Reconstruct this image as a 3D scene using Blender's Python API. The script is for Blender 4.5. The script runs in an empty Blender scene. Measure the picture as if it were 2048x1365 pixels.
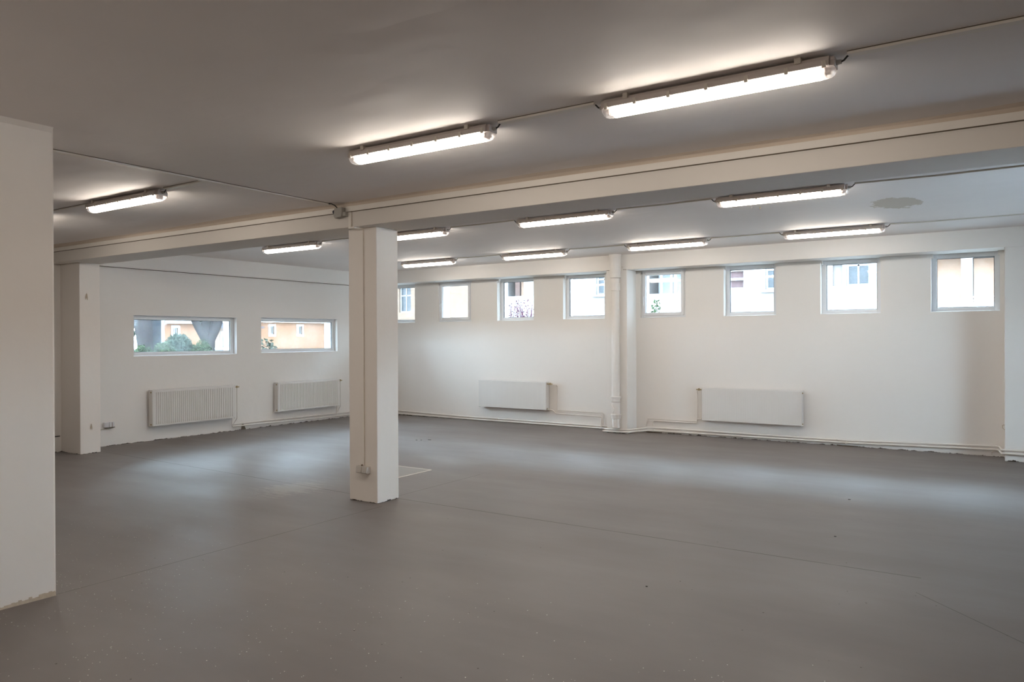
import bpy, bmesh, math, random
from mathutils import Vector, Matrix
random.seed(7)
R = math.radians
scn = bpy.context.scene
COL = scn.collection

# ------------------------------------------------------------------ camera
cam_d = bpy.data.cameras.new('camera')
cam_d.sensor_width = 36.0
cam_d.lens = 1497.34 / 2048 * 36.0
cam_d.clip_start = 0.05
cam_d.clip_end = 500
cam = bpy.data.objects.new('camera', cam_d)
COL.objects.link(cam)
YAW, PIT, ROL = R(33.50), R(-0.181), R(-0.246)
fw = Vector((-math.sin(YAW) * math.cos(PIT), math.cos(YAW) * math.cos(PIT), math.sin(PIT)))
rt0 = Vector((math.cos(YAW), math.sin(YAW), 0))
up0 = rt0.cross(fw)
rt = rt0 * math.cos(ROL) + up0 * math.sin(ROL)
up = -rt0 * math.sin(ROL) + up0 * math.cos(ROL)
M = Matrix((rt, up, -fw)).transposed().to_4x4()
M.translation = Vector((0, 0, 1.5))
cam.matrix_world = M
scn.camera = cam

# ------------------------------------------------------------------ world and exposure
SKY = 45.0
LAMP = 33.5
wd = bpy.data.worlds.new('overcast_sky')
scn.world = wd
wd.use_nodes = True
wn = wd.node_tree
wn.nodes.clear()
w_out = wn.nodes.new('ShaderNodeOutputWorld')
w_bg = wn.nodes.new('ShaderNodeBackground')
w_bg.inputs[0].default_value = (0.64, 0.82, 1.0, 1)
w_bg.inputs[1].default_value = SKY
wn.links.new(w_bg.outputs[0], w_out.inputs[0])
scn.view_settings.view_transform = 'Standard'
scn.view_settings.look = 'None'
scn.view_settings.gamma = 1
scn.view_settings.use_curve_mapping = False
scn.view_settings.exposure = 0.17
scn.cycles.max_bounces = 10
scn.cycles.diffuse_bounces = 6
scn.cycles.sample_clamp_indirect = 4.0
scn.cycles.caustics_reflective = False
scn.cycles.caustics_refractive = False


# ------------------------------------------------------------------ material helpers
def lin(c):
    return tuple((v / 12.92 if v <= 0.04045 else ((v + 0.055) / 1.055) ** 2.4) for v in c)


class NT:
    def __init__(s, name):
        s.m = bpy.data.materials.new(name)
        s.m.use_nodes = True
        s.t = s.m.node_tree
        s.b = s.t.nodes['Principled BSDF']
        s.out = s.t.nodes['Material Output']
        s.co = None

    def n(s, kind, **kw):
        nd = s.t.nodes.new(kind)
        for k, v in kw.items():
            setattr(nd, k, v)
        return nd

    def l(s, a, b):
        s.t.links.new(a, b)

    def coord(s):
        if s.co is None:
            s.co = s.n('ShaderNodeTexCoord').outputs['Object']
        return s.co

    def val(s, sock, v):
        if hasattr(v, 'links'):
            s.l(v, sock)
        else:
            sock.default_value = v

    def math(s, op, a, b=0.0, c=None, clamp=False):
        nd = s.n('ShaderNodeMath', operation=op, use_clamp=clamp)
        s.val(nd.inputs[0], a)
        s.val(nd.inputs[1], b)
        if c is not None:
            s.val(nd.inputs[2], c)
        return nd.outputs[0]

    def noise(s, scale, detail=3, rough=0.5, stretch=None, offset=(0, 0, 0)):
        mp = s.n('ShaderNodeMapping')
        s.l(s.coord(), mp.inputs[0])
        mp.inputs['Location'].default_value = offset
        if stretch:
            mp.inputs['Scale'].default_value = stretch
        nd = s.n('ShaderNodeTexNoise')
        nd.inputs['Scale'].default_value = scale
        nd.inputs['Detail'].default_value = detail
        nd.inputs['Roughness'].default_value = rough
        s.l(mp.outputs[0], nd.inputs['Vector'])
        return nd.outputs[0]

    def ramp(s, v, a, b):
        nd = s.n('ShaderNodeMapRange')
        nd.clamp = True
        s.val(nd.inputs[0], v)
        nd.inputs[1].default_value, nd.inputs[2].default_value = a, b
        return nd.outputs[0]

    def mix(s, f, a, b):
        nd = s.n('ShaderNodeMix', data_type='RGBA')
        s.val(nd.inputs[0], f)
        for sk, v in ((nd.inputs[6], a), (nd.inputs[7], b)):
            if hasattr(v, 'links'):
                s.l(v, sk)
            else:
                sk.default_value = (*v, 1)
        return nd.outputs[2]

    def bump(s, h, strength, dist=0.01):
        nd = s.n('ShaderNodeBump')
        nd.inputs['Strength'].default_value = strength
        nd.inputs['Distance'].default_value = dist
        s.l(h, nd.inputs['Height'])
        s.l(nd.outputs[0], s.b.inputs['Normal'])


def simple(name, col, rough=0.6, var=0.04, scale=6.0, bump=0.0, bscale=40, metal=0.0, spec=0.4):
    """procedural painted surface: base colour with a soft mottling and optional bump"""
    k = NT(name)
    c1 = tuple(max(0, v * (1 - var)) for v in col)
    c2 = tuple(min(1, v * (1 + var)) for v in col)
    k.l(k.mix(k.noise(scale, 4), c1, c2), k.b.inputs['Base Color'])
    k.b.inputs['Roughness'].default_value = rough
    k.b.inputs['Metallic'].default_value = metal
    k.b.inputs['Specular IOR Level'].default_value = spec
    if bump:
        k.bump(k.noise(bscale, 4), bump, 0.004)
    return k.m


def plaster(name, col, base_dirt=True, wave=0.25):
    k = NT(name)
    big = k.noise(0.7, 3)
    fine = k.noise(14, 5, 0.6)
    c = k.mix(k.ramp(big, 0.3, 0.7), tuple(v * 0.97 for v in col), col)
    c = k.mix(k.math('MULTIPLY', k.ramp(fine, 0.45, 0.8), 0.10), c, tuple(v * 0.9 for v in col))
    if base_dirt:
        sep = k.n('ShaderNodeSeparateXYZ')
        k.l(k.coord(), sep.inputs[0])
        # chipped, unpainted edge where the plaster meets the floor
        h = k.math('MULTIPLY', k.ramp(k.noise(9, 5, 0.7), 0.46, 0.75), 0.026)
        msk = k.math('LESS_THAN', sep.outputs[2], h)
        msk = k.math('MULTIPLY', msk, k.math('LESS_THAN', sep.outputs[2], 0.05))
        c = k.mix(msk, c, (0.07, 0.055, 0.04))
    k.l(c, k.b.inputs['Base Color'])
    k.b.inputs['Roughness'].default_value = 0.75
    k.b.inputs['Specular IOR Level'].default_value = 0.25
    h = k.math('ADD', k.math('MULTIPLY', k.noise(2.2, 4, 0.55), 1.0), k.math('MULTIPLY', k.noise(60, 3), 0.03))
    k.bump(h, wave, 0.03)
    return k.m


m_wall = plaster('white_wall_plaster', (0.86, 0.835, 0.80))
m_beam = plaster('cream_beam_plaster', (0.80, 0.76, 0.71), False)
m_column = plaster('cream_column_plaster', (0.90, 0.855, 0.805))
m_cove = plaster('unpainted_plaster_fillet', (0.70, 0.61, 0.52), False, 0.6)

# ceiling paint, with one beige patch of bare plaster in the rear bay
k = NT('ceiling_paint')
col_c = (0.90, 0.86, 0.835)
c = k.mix(k.ramp(k.noise(0.8, 4), 0.3, 0.7), tuple(v * 0.95 for v in col_c), col_c)
sep = k.n('ShaderNodeSeparateXYZ')
k.l(k.coord(), sep.inputs[0])
dx = k.math('DIVIDE', k.math('SUBTRACT', sep.outputs[0], -0.89), 0.23)
dy = k.math('DIVIDE', k.math('SUBTRACT', sep.outputs[1], 8.22), 0.36)
rr = k.math('SQRT', k.math('ADD', k.math('MULTIPLY', dx, dx), k.math('MULTIPLY', dy, dy)))
rr = k.math('ADD', rr, k.math('MULTIPLY', k.math('SUBTRACT', k.noise(5, 5, 0.65), 0.5), 1.6))
c = k.mix(k.math('LESS_THAN', rr, 0.95), c, (0.64, 0.58, 0.50))
k.l(c, k.b.inputs['Base Color'])
k.b.inputs['Roughness'].default_value = 0.65
k.b.inputs['Specular IOR Level'].default_value = 0.25
hh = k.math('ADD', k.noise(1.3, 4, 0.50, (1, 0.6, 1)), k.math('MULTIPLY', k.math('ABSOLUTE', k.math('SUBTRACT', k.noise(1.7, 2, 0.5, (0.5, 1.3, 1), (4, 2, 0)), 0.5)), 0.4))
k.bump(hh, 0.5, 0.06)
m_ceil = k.m

# floor: grey painted concrete with seams, brushed sheen, paint specks and grit
k = NT('grey_painted_concrete')
col_f = (0.19, 0.172, 0.167)
sep = k.n('ShaderNodeSeparateXYZ')
k.l(k.coord(), sep.inputs[0])
X, Y = sep.outputs[0], sep.outputs[1]
c = k.mix(k.ramp(k.noise(0.55, 4, 0.55), 0.3, 0.7), tuple(v * 0.90 for v in col_f), tuple(v * 1.07 for v in col_f))
brush = k.noise(3.0, 5, 0.6, (0.35, 2.2, 1))
c = k.mix(k.math('MULTIPLY', k.ramp(brush, 0.5, 0.85), 0.25), c, tuple(v * 1.2 for v in col_f))


def seam_x(x0, y0, y1, w):
    a = k.math('LESS_THAN', k.math('ABSOLUTE', k.math('SUBTRACT', X, x0)), w)
    return k.math('MULTIPLY', a, k.math('MULTIPLY', k.math('GREATER_THAN', Y, y0), k.math('LESS_THAN', Y, y1)))


def seam_y(y0, x0, x1, w, tilt=0.0):
    yy = k.math('SUBTRACT', Y, k.math('MULTIPLY', X, tilt))
    a = k.math('LESS_THAN', k.math('ABSOLUTE', k.math('SUBTRACT', yy, y0)), w)
    return k.math('MULTIPLY', a, k.math('MULTIPLY', k.math('GREATER_THAN', X, x0), k.math('LESS_THAN', X, x1)))


s1 = seam_x(-4.684, -4.0, 4.95, 0.0035)
s2 = seam_x(-4.86, 5.3, 6.7, 0.004)
s3 = seam_y(5.275, -4.8, -0.45, 0.006)
s4 = seam_y(5.0, -10.1, -5.2, 0.006, -0.036)
s5 = seam_y(4.49, -0.45, 1.2, 0.004, -1.05)
sm = k.math('MAXIMUM', k.math('MAXIMUM', s1, s2), k.math('MAXIMUM', k.math('MAXIMUM', s3, s4), s5))
brk = k.ramp(k.noise(2.5, 3), 0.32, 0.45)
sm = k.math('MULTIPLY', sm, k.math('ADD', k.math('MULTIPLY', brk, 0.5), 0.4))
c = k.mix(sm, c, (0.05, 0.043, 0.035))


sx_ = k.math('DIVIDE', k.math('SUBTRACT', X, -6.0), 0.42)
sy_ = k.math('DIVIDE', k.math('SUBTRACT', Y, 5.05), 0.5)
sr = k.math('SQRT', k.math('ADD', k.math('MULTIPLY', sx_, sx_), k.math('MULTIPLY', sy_, sy_)))
sr = k.math('ADD', sr, k.math('MULTIPLY', k.math('SUBTRACT', k.noise(7, 5, 0.7, (0.6, 2.5, 1)), 0.5), 2.4))
c = k.mix(k.math('MULTIPLY', k.ramp(sr, 0.8, 0.4), 0.35), c, (0.40, 0.37, 0.33))


def specks(scale, size, thr, colr, c, near):
    v = k.n('ShaderNodeTexVoronoi')
    v.inputs['Scale'].default_value = scale
    k.l(k.coord(), v.inputs['Vector'])
    spot = k.math('LESS_THAN', v.outputs['Distance'], size)
    sc = k.n('ShaderNodeSeparateColor')
    k.l(v.outputs['Color'], sc.inputs[0])
    pick = k.math('GREATER_THAN', sc.outputs[0], k.math('SUBTRACT', 1.0, k.math('MULTIPLY', near, thr)))
    return k.mix(k.math('MULTIPLY', spot, pick), c, colr)


# splashes of white paint lie along the front-left part of the floor only
near = k.ramp(k.math('ADD', Y, k.math('MULTIPLY', k.noise(1.3, 3), 1.6)), 4.6, 2.6)
near = k.math('MULTIPLY', near, k.ramp(k.noise(1.9, 3, 0.6, None, (3, 1, 0)), 0.38, 0.62))
c = specks(55, 0.13, 0.30, (0.85, 0.83, 0.76), c, near)
c = specks(24, 0.07, 0.35, (0.9, 0.88, 0.8), c, near)
c = specks(9, 0.045, 0.30, (0.035, 0.028, 0.02), c, k.ramp(Y, 9.0, 3.0))
k.l(c, k.b.inputs['Base Color'])
rg = k.math('ADD', 0.42, k.math('MULTIPLY', k.ramp(k.noise(1.2, 5, 0.6, (0.5, 1.4, 1)), 0.3, 0.75), 0.16))
k.l(rg, k.b.inputs['Roughness'])
k.b.inputs['Specular IOR Level'].default_value = 0.4
k.bump(k.math('ADD', k.noise(0.9, 4), k.math('MULTIPLY', k.noise(30, 4), 0.03)), 0.25, 0.02)
m_floor = k.m

m_pvc = simple('white_pvc', (0.80, 0.82, 0.84), 0.35, 0.02)
m_gasket = simple('black_gasket', (0.03, 0.03, 0.035), 0.7)
m_rad = simple('radiator_enamel', (0.75, 0.735, 0.71), 0.35, 0.02)
m_brass = simple('brass_valve', (0.42, 0.34, 0.2), 0.4, 0.1, metal=0.7)
m_pipe = simple('painted_pipe', (0.76, 0.725, 0.68), 0.45, 0.05, 12)
m_drain = simple('painted_cast_iron', (0.77, 0.735, 0.69), 0.5, 0.05, 12, 0.3, 30)
m_trunk = simple('cream_trunking', (0.86, 0.82, 0.76), 0.5, 0.03)
m_conduit = simple('olive_grey_cable_trunking', (0.60, 0.57, 0.49), 0.5, 0.05)
m_shade_gap = simple('shadow_and_dirty_gap', (0.13, 0.10, 0.07), 0.9)  # dark brown shared by painted shadow lines, gaps and broken holes
m_house = simple('lamp_housing_grey', (0.56, 0.50, 0.47), 0.5, 0.03)
m_clip = simple('lamp_clip', (0.62, 0.57, 0.50), 0.5, 0.05)
m_cable = simple('black_cable', (0.02, 0.02, 0.02), 0.5)
m_box = simple('grey_junction_box', (0.36, 0.345, 0.31), 0.5, 0.05)
m_knob = simple('blue_black_cap', (0.02, 0.025, 0.05), 0.4)
m_socket = simple('socket_grey', (0.60, 0.57, 0.53), 0.4, 0.03)
m_sockw = simple('socket_white', (0.72, 0.73, 0.76), 0.4, 0.03)
m_hatch = simple('hatch_cover_paint', (0.27, 0.255, 0.24), 0.45, 0.08, 4)
m_hatchf = simple('hatch_frame_bare', (0.80, 0.77, 0.70), 0.4, 0.05)
m_scar = simple('plaster_scar', (0.50, 0.43, 0.34), 0.9, 0.2, 40, 0.5)

# lamp tube glow behind the frosted cover
k = NT('lit_lamp_cover')
k.b.inputs['Base Color'].default_value = (0.9, 0.9, 0.9, 1)
k.b.inputs['Emission Color'].default_value = (1.0, 0.90, 0.79, 1)
k.b.inputs['Emission Strength'].default_value = LAMP
m_lit = k.m

# clear plastic ends of the lamp cover
k = NT('clear_plastic')
tr = k.n('ShaderNodeBsdfTransparent')
gl = k.n('ShaderNodeBsdfPrincipled')
gl.inputs['Base Color'].default_value = (0.9, 0.92, 0.95, 1)
gl.inputs['Roughness'].default_value = 0.15
gl.inputs['Transmission Weight'].default_value = 0.0
mx = k.n('ShaderNodeMixShader')
mx.inputs[0].default_value = 0.4
k.l(tr.outputs[0], mx.inputs[1])
k.l(gl.outputs[0], mx.inputs[2])
k.l(mx.outputs[0], k.out.inputs[0])
m_clear = k.m

# window glass: see-through pane with a faint dusty veil and a fresnel sheen
k = NT('dusty_window_glass')
tr = k.n('ShaderNodeBsdfTransparent')
tr.inputs[0].default_value = (0.96, 0.98, 0.98, 1)
gs = k.n('ShaderNodeBsdfGlossy')
gs.inputs['Roughness'].default_value = 0.02
fr = k.n('ShaderNodeFresnel')
fr.inputs[0].default_value = 1.45
mx = k.n('ShaderNodeMixShader')
k.l(k.math('MULTIPLY', fr.outputs[0], 0.8), mx.inputs[0])
k.l(tr.outputs[0], mx.inputs[1])
k.l(gs.outputs[0], mx.inputs[2])
du = k.n('ShaderNodeBsdfTranslucent')
du.inputs[0].default_value = (0.9, 0.93, 0.95, 1)
mx2 = k.n('ShaderNodeMixShader')
k.l(k.math('MULTIPLY', k.ramp(k.noise(4, 3), 0.2, 0.8), 0.017), mx2.inputs[0])
k.l(mx.outputs[0], mx2.inputs[1])
k.l(du.outputs[0], mx2.inputs[2])
k.l(mx2.outputs[0], k.out.inputs[0])
m_glass = k.m

# outdoor materials
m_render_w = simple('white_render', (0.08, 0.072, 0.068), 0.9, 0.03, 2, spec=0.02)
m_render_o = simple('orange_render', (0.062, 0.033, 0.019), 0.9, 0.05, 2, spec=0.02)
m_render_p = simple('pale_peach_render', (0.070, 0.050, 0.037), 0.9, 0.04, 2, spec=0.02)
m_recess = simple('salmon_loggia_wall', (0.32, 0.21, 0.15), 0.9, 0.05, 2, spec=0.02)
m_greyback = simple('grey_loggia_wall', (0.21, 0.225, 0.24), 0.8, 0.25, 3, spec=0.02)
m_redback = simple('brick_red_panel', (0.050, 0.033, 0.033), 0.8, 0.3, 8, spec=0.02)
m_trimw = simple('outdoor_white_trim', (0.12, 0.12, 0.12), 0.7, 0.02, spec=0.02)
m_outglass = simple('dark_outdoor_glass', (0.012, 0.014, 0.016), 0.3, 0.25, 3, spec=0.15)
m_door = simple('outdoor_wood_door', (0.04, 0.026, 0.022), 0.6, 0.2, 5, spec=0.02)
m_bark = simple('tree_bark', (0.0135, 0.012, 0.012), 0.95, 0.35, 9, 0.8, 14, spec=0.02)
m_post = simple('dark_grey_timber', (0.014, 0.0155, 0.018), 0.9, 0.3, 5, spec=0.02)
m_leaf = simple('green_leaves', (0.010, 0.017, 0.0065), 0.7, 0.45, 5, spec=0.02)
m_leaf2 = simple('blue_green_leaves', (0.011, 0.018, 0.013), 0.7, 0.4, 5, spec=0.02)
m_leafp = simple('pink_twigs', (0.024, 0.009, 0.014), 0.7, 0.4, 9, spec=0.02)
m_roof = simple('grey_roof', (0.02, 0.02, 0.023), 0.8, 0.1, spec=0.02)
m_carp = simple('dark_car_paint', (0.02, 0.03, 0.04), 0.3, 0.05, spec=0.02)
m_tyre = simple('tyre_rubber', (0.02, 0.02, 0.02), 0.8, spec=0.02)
k = NT('lawn_and_path')
gsep = k.n('ShaderNodeSeparateXYZ')
k.l(k.coord(), gsep.inputs[0])
g = k.mix(k.noise(6, 5), (0.02, 0.034, 0.012), (0.04, 0.055, 0.025))
pth = k.math('LESS_THAN', k.math('ABSOLUTE', k.math('SUBTRACT', gsep.outputs[0], -33.0)), 3.5)
g = k.mix(pth, g, (0.07, 0.07, 0.068))
bounce_pave = k.math('MAXIMUM', k.math('GREATER_THAN', gsep.outputs[0], -17.5), k.math('GREATER_THAN', gsep.outputs[1], 22.0))  # unseen pale paving added to bounce daylight up through the windows
brick = k.n('ShaderNodeTexBrick')
brick.inputs['Color1'].default_value = (0.50, 0.49, 0.47, 1)
brick.inputs['Color2'].default_value = (0.46, 0.45, 0.43, 1)
brick.inputs['Mortar'].default_value = (0.25, 0.24, 0.22, 1)
brick.inputs['Scale'].default_value = 1.6
k.l(k.coord(), brick.inputs['Vector'])
k.l(k.mix(bounce_pave, g, brick.outputs[0]), k.b.inputs['Base Color'])
k.b.inputs['Roughness'].default_value = 0.95
k.b.inputs['Specular IOR Level'].default_value = 0.05
m_lawn = k.m


# ------------------------------------------------------------------ mesh helpers
class MB:
    def __init__(s):
        s.v, s.f = [], []

    def quad(s, pts):
        i = len(s.v)
        s.v += [tuple(p) for p in pts]
        s.f.append(tuple(range(i, i + len(pts))))
        return s

    def box(s, x0, x1, y0, y1, z0, z1):
        i = len(s.v)
        s.v += [(x0, y0, z0), (x1, y0, z0), (x1, y1, z0), (x0, y1, z0), (x0, y0, z1), (x1, y0, z1), (x1, y1, z1), (x0, y1, z1)]
        s.f += [tuple(i + j for j in q) for q in ((0, 3, 2, 1), (4, 5, 6, 7), (0, 1, 5, 4), (1, 2, 6, 5), (2, 3, 7, 6), (3, 0, 4, 7))]
        return s

    def prism(s, prof, axis, a, b):
        """extrude a closed 2-D profile along axis 0/1/2 from a to b"""
        i, n = len(s.v), len(prof)
        for t in (a, b):
            for p, q in prof:
                s.v.append((t, p, q) if axis == 0 else (p, t, q) if axis == 1 else (p, q, t))
        for j in range(n):
            kx = (j + 1) % n
            s.f.append((i + j, i + kx, i + n + kx, i + n + j))
        s.f.append(tuple(i + j for j in reversed(range(n))))
        s.f.append(tuple(i + n + j for j in range(n)))
        return s

    def tube(s, pts, r, seg=12, cap=True):
        """tube along a polyline with mitred joints; r may be a list"""
        P = [Vector(p) for p in pts]
        rs = r if isinstance(r, (list, tuple)) else [r] * len(P)
        base = len(s.v)
        prev = None
        for j, p in enumerate(P):
            d0 = (P[j] - P[j - 1]).normalized() if j else None
            d1 = (P[j + 1] - P[j]).normalized() if j < len(P) - 1 else None
            d = (d0 + d1).normalized() if d0 and d1 else (d0 or d1)
            if prev is None:
                a = Vector((0, 0, 1)) if abs(d.z) < 0.9 else Vector((1, 0, 0))
            else:
                a = prev
            u = (a - d * a.dot(d)).normalized()
            prev = u
            w = d.cross(u)
            for q in range(seg):
                t = 2 * math.pi * q / seg
                s.v.append(tuple(p + (u * math.cos(t) + w * math.sin(t)) * rs[j]))
        for j in range(len(P) - 1):
            for q in range(seg):
                a, b = base + j * seg + q, base + j * seg + (q + 1) % seg
                s.f.append((a, b, b + seg, a + seg))
        if cap:
            s.f.append(tuple(base + q for q in reversed(range(seg))))
            s.f.append(tuple(base + (len(P) - 1) * seg + q for q in range(seg)))
        return s

    def build(s, name, mat, parent=None, bevel=0.0, smooth=False):
        me = bpy.data.meshes.new(name)
        me.from_pydata(s.v, [], s.f)
        bm = bmesh.new()
        bm.from_mesh(me)
        bmesh.ops.recalc_face_normals(bm, faces=bm.faces)
        bm.to_mesh(me)
        bm.free()
        me.materials.append(mat)
        if smooth:
            for p in me.polygons:
                p.use_smooth = True
        o = bpy.data.objects.new(name, me)
        COL.objects.link(o)
        if bevel:
            b = o.modifiers.new('bevel', 'BEVEL')
            b.width = bevel
            b.segments = 2
            b.limit_method = 'ANGLE'
        if smooth:
            e = o.modifiers.new('edges', 'EDGE_SPLIT')
            e.split_angle = R(40)
        if parent:
            o.parent = parent
        return o


def tag(o, label, cat=None, group=None, kind=None):
    o['label'] = label
    if cat:
        o['category'] = cat
    if group:
        o['group'] = group
    if kind:
        o['kind'] = kind
    return o


def empty(name, loc=(0, 0, 0), rz=0.0):
    o = bpy.data.objects.new(name, None)
    o.location = loc
    o.rotation_euler = (0, 0, rz)
    o.empty_display_size = 0.1
    COL.objects.link(o)
    return o


def copy_tree(o, parent=None):
    c = o.copy()
    COL.objects.link(c)
    if parent:
        c.parent = parent
    for ch in [q for q in scn.objects if q.parent == o]:
        copy_tree(ch, c)
    return c


def wall_holes(axis, p0, p1, u0, u1, z0, z1, holes):
    """wall slab between planes p0..p1 of axis 0/1, spanning u0..u1 and z0..z1, with rectangular openings (ua,ub,za,zb)"""
    us = sorted({u0, u1, *[h[0] for h in holes], *[h[1] for h in holes]})
    zs = sorted({z0, z1, *[h[2] for h in holes], *[h[3] for h in holes]})
    us = [u for u in us if u0 <= u <= u1]
    zs = [z for z in zs if z0 <= z <= z1]

    def solid(i, j):
        if i < 0 or j < 0 or i >= len(us) - 1 or j >= len(zs) - 1:
            return False
        cu, cz = (us[i] + us[i + 1]) / 2, (zs[j] + zs[j + 1]) / 2
        return not any(h[0] < cu < h[1] and h[2] < cz < h[3] for h in holes)
    P = (lambda p, u, z: (p, u, z)) if axis == 0 else (lambda p, u, z: (u, p, z))
    m = MB()
    for i in range(len(us) - 1):
        for j in range(len(zs) - 1):
            if not solid(i, j):
                continue
            a, b, c_, d = us[i], us[i + 1], zs[j], zs[j + 1]
            m.quad([P(p0, a, c_), P(p0, b, c_), P(p0, b, d), P(p0, a, d)])
            m.quad([P(p1, a, c_), P(p1, a, d), P(p1, b, d), P(p1, b, c_)])
            if not solid(i - 1, j):
                m.quad([P(p0, a, c_), P(p0, a, d), P(p1, a, d), P(p1, a, c_)])
            if not solid(i + 1, j):
                m.quad([P(p0, b, c_), P(p1, b, c_), P(p1, b, d), P(p0, b, d)])
            if not solid(i, j - 1):
                m.quad([P(p0, a, c_), P(p1, a, c_), P(p1, b, c_), P(p0, b, c_)])
            if not solid(i, j + 1):
                m.quad([P(p0, a, d), P(p0, b, d), P(p1, b, d), P(p1, a, d)])
    bm = bmesh.new()
    vs = [bm.verts.new(v) for v in m.v]
    for f in m.f:
        bm.faces.new([vs[i] for i in f])
    bmesh.ops.remove_doubles(bm, verts=bm.verts, dist=1e-5)
    bm.verts.index_update()
    r = MB()
    r.v = [tuple(v.co) for v in bm.verts]
    r.f = [tuple(v.index for v in f.verts) for f in bm.faces]
    bm.free()
    return r


# ------------------------------------------------------------------ the room
XL, XR, YN, YF = -10.65, 3.6, 11.13, -7.0     # left wall, right wall, window wall, rear wall
ZF, ZB = 2.75, 2.815                          # ceiling of the front and rear bay
BAND_Y, BAND_Z = 10.78, 2.577

tag(MB().box(XL - .35, XR + .35, YF - .35, YN + .35, -.25, 0).build('floor', m_floor),
    'grey painted concrete floor with thin seams across the whole room', 'floor', kind='structure')
tag(MB().box(XL - .35, XR + .35, YF - .35, 4.9, ZF, ZF + .3).box(XL - .35, XR + .35, 4.9, YN + .35, ZB, ZB + .235)
    .build('ceiling', m_ceil), 'grey-white plastered ceiling over both bays', 'ceiling', kind='structure')

WX = [(-10.40, -9.634), (-9.05, -8.274), (-7.684, -6.909), (-6.318, -5.533), (-4.898, -4.149), (-3.552, -2.788), (-2.184, -1.421), (-0.829, -0.078)]
WB_Z = 1.822
holes = [(a, b, WB_Z, BAND_Z) for a, b in WX]
gaps = []
prev = XL
for a, b in WX:
    gaps.append((prev, a, BAND_Z - .035, BAND_Z))
    prev = b
gaps.append((prev, -0.03, BAND_Z - .035, BAND_Z))
tag(wall_holes(1, YN, YN + .35, XL - .35, XR + .35, 0, ZB, holes + gaps[1:]).build('wall_back', m_wall),
    'long white wall with eight small high windows', 'wall', kind='structure')
st = MB()
for a, b, z0, z1 in gaps[1:]:
    st.box(a - .02 if a > XL else a, b + .02, YN + .03, YN + .10, z0 - .02, z1 + .02)
LW = [(6.07, 7.827, 1.262, 1.868), (8.315, 10.06, 1.272, 1.884)]
tag(wall_holes(0, XL - .35, XL, YF, YN, 0, ZB, LW).build('wall_left', m_wall),
    'white wall on the left with two wide low windows', 'wall', kind='structure')
RW = [(6.4, 8.9, 0.8, 1.55)]
tag(wall_holes(0, XR, XR + .35, YF, YN, 0, ZB, RW).build('wall_right', m_wall),
    'white wall outside the right edge of the view', 'wall', kind='structure')
tag(MB().box(XL, XR, YF - .35, YF, 0, ZF).build('wall_front', m_wall), 'white wall behind the camera', 'wall', kind='structure')

# partition block in the left foreground, with a chipped lower corner and a small cove at the ceiling
pb = MB()
prof = [(-5.35, YF), (-5.35, 2.195), (-4.695, 2.195), (-4.680, 2.18), (-4.680, YF)]
pb.prism(prof, 2, 0, ZF)
pb.prism([(-4.684, 2.716), (-4.668, 2.735), (-4.655, 2.7502), (-4.684, 2.7502)], 1, YF, 2.18)
tag(pb.build('wall_partition', m_column), 'thick cream wall end filling the left edge of the view', 'wall', kind='structure')
cp = MB()
random.seed(3)
n = 26
for i in range(n):
    y0 = 2.185 - i * 0.018
    h = 0.030 * (1 - i / n) * random.uniform(0.6, 1.3) + 0.003
    t = 0.010 * (1 - i / n) + 0.003
    cp.prism([(-4.681, 0), (-4.681 + t, 0), (-4.681 + t * .5, h * .7), (-4.681, h)], 1, y0 - 0.018, y0)
tag(cp.build('broken_plaster_lump', m_scar), 'crumbling plaster at the foot of the thick wall end', 'plaster')

# ring band over the back wall and over the left wall
tag(MB().box(XL, XR, BAND_Y, YN, BAND_Z, ZB).build('trim_1', m_wall), 'deep white band above the row of small windows', 'wall trim', kind='structure')
tag(st.build('trim_2', m_wall), 'shallow shadow strips under the band between the windows', 'wall trim', kind='structure')
tag(MB().box(XL, XL + .045, 5.35, BAND_Y, 2.558, ZB).box(XL, XL + .03, 5.32, BAND_Y, 2.548, 2.558)
    .box(XL, XL + .045, YF, 4.9, 2.53, ZF).build('trim_3', m_wall), 'white band along the top of the left wall', 'wall trim', kind='structure')
tag(MB().box(-5.33, -4.972, BAND_Y, YN, 0, BAND_Z).build('trim_4', m_wall, bevel=.006), 'white wall pier behind the vertical drain pipe', 'pier', kind='structure')
tag(MB().box(-0.03, .75, BAND_Y, YN, 0, BAND_Z).build('trim_5', m_wall, bevel=.006), 'white pier at the right edge beside the last small window', 'pier', kind='structure')
tag(MB().box(XL, -10.15, 5.06, 5.325, 0, 2.527).build('trim_6', m_column, bevel=.006), 'white pilaster on the left wall under the beam end', 'pilaster', kind='structure')

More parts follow.
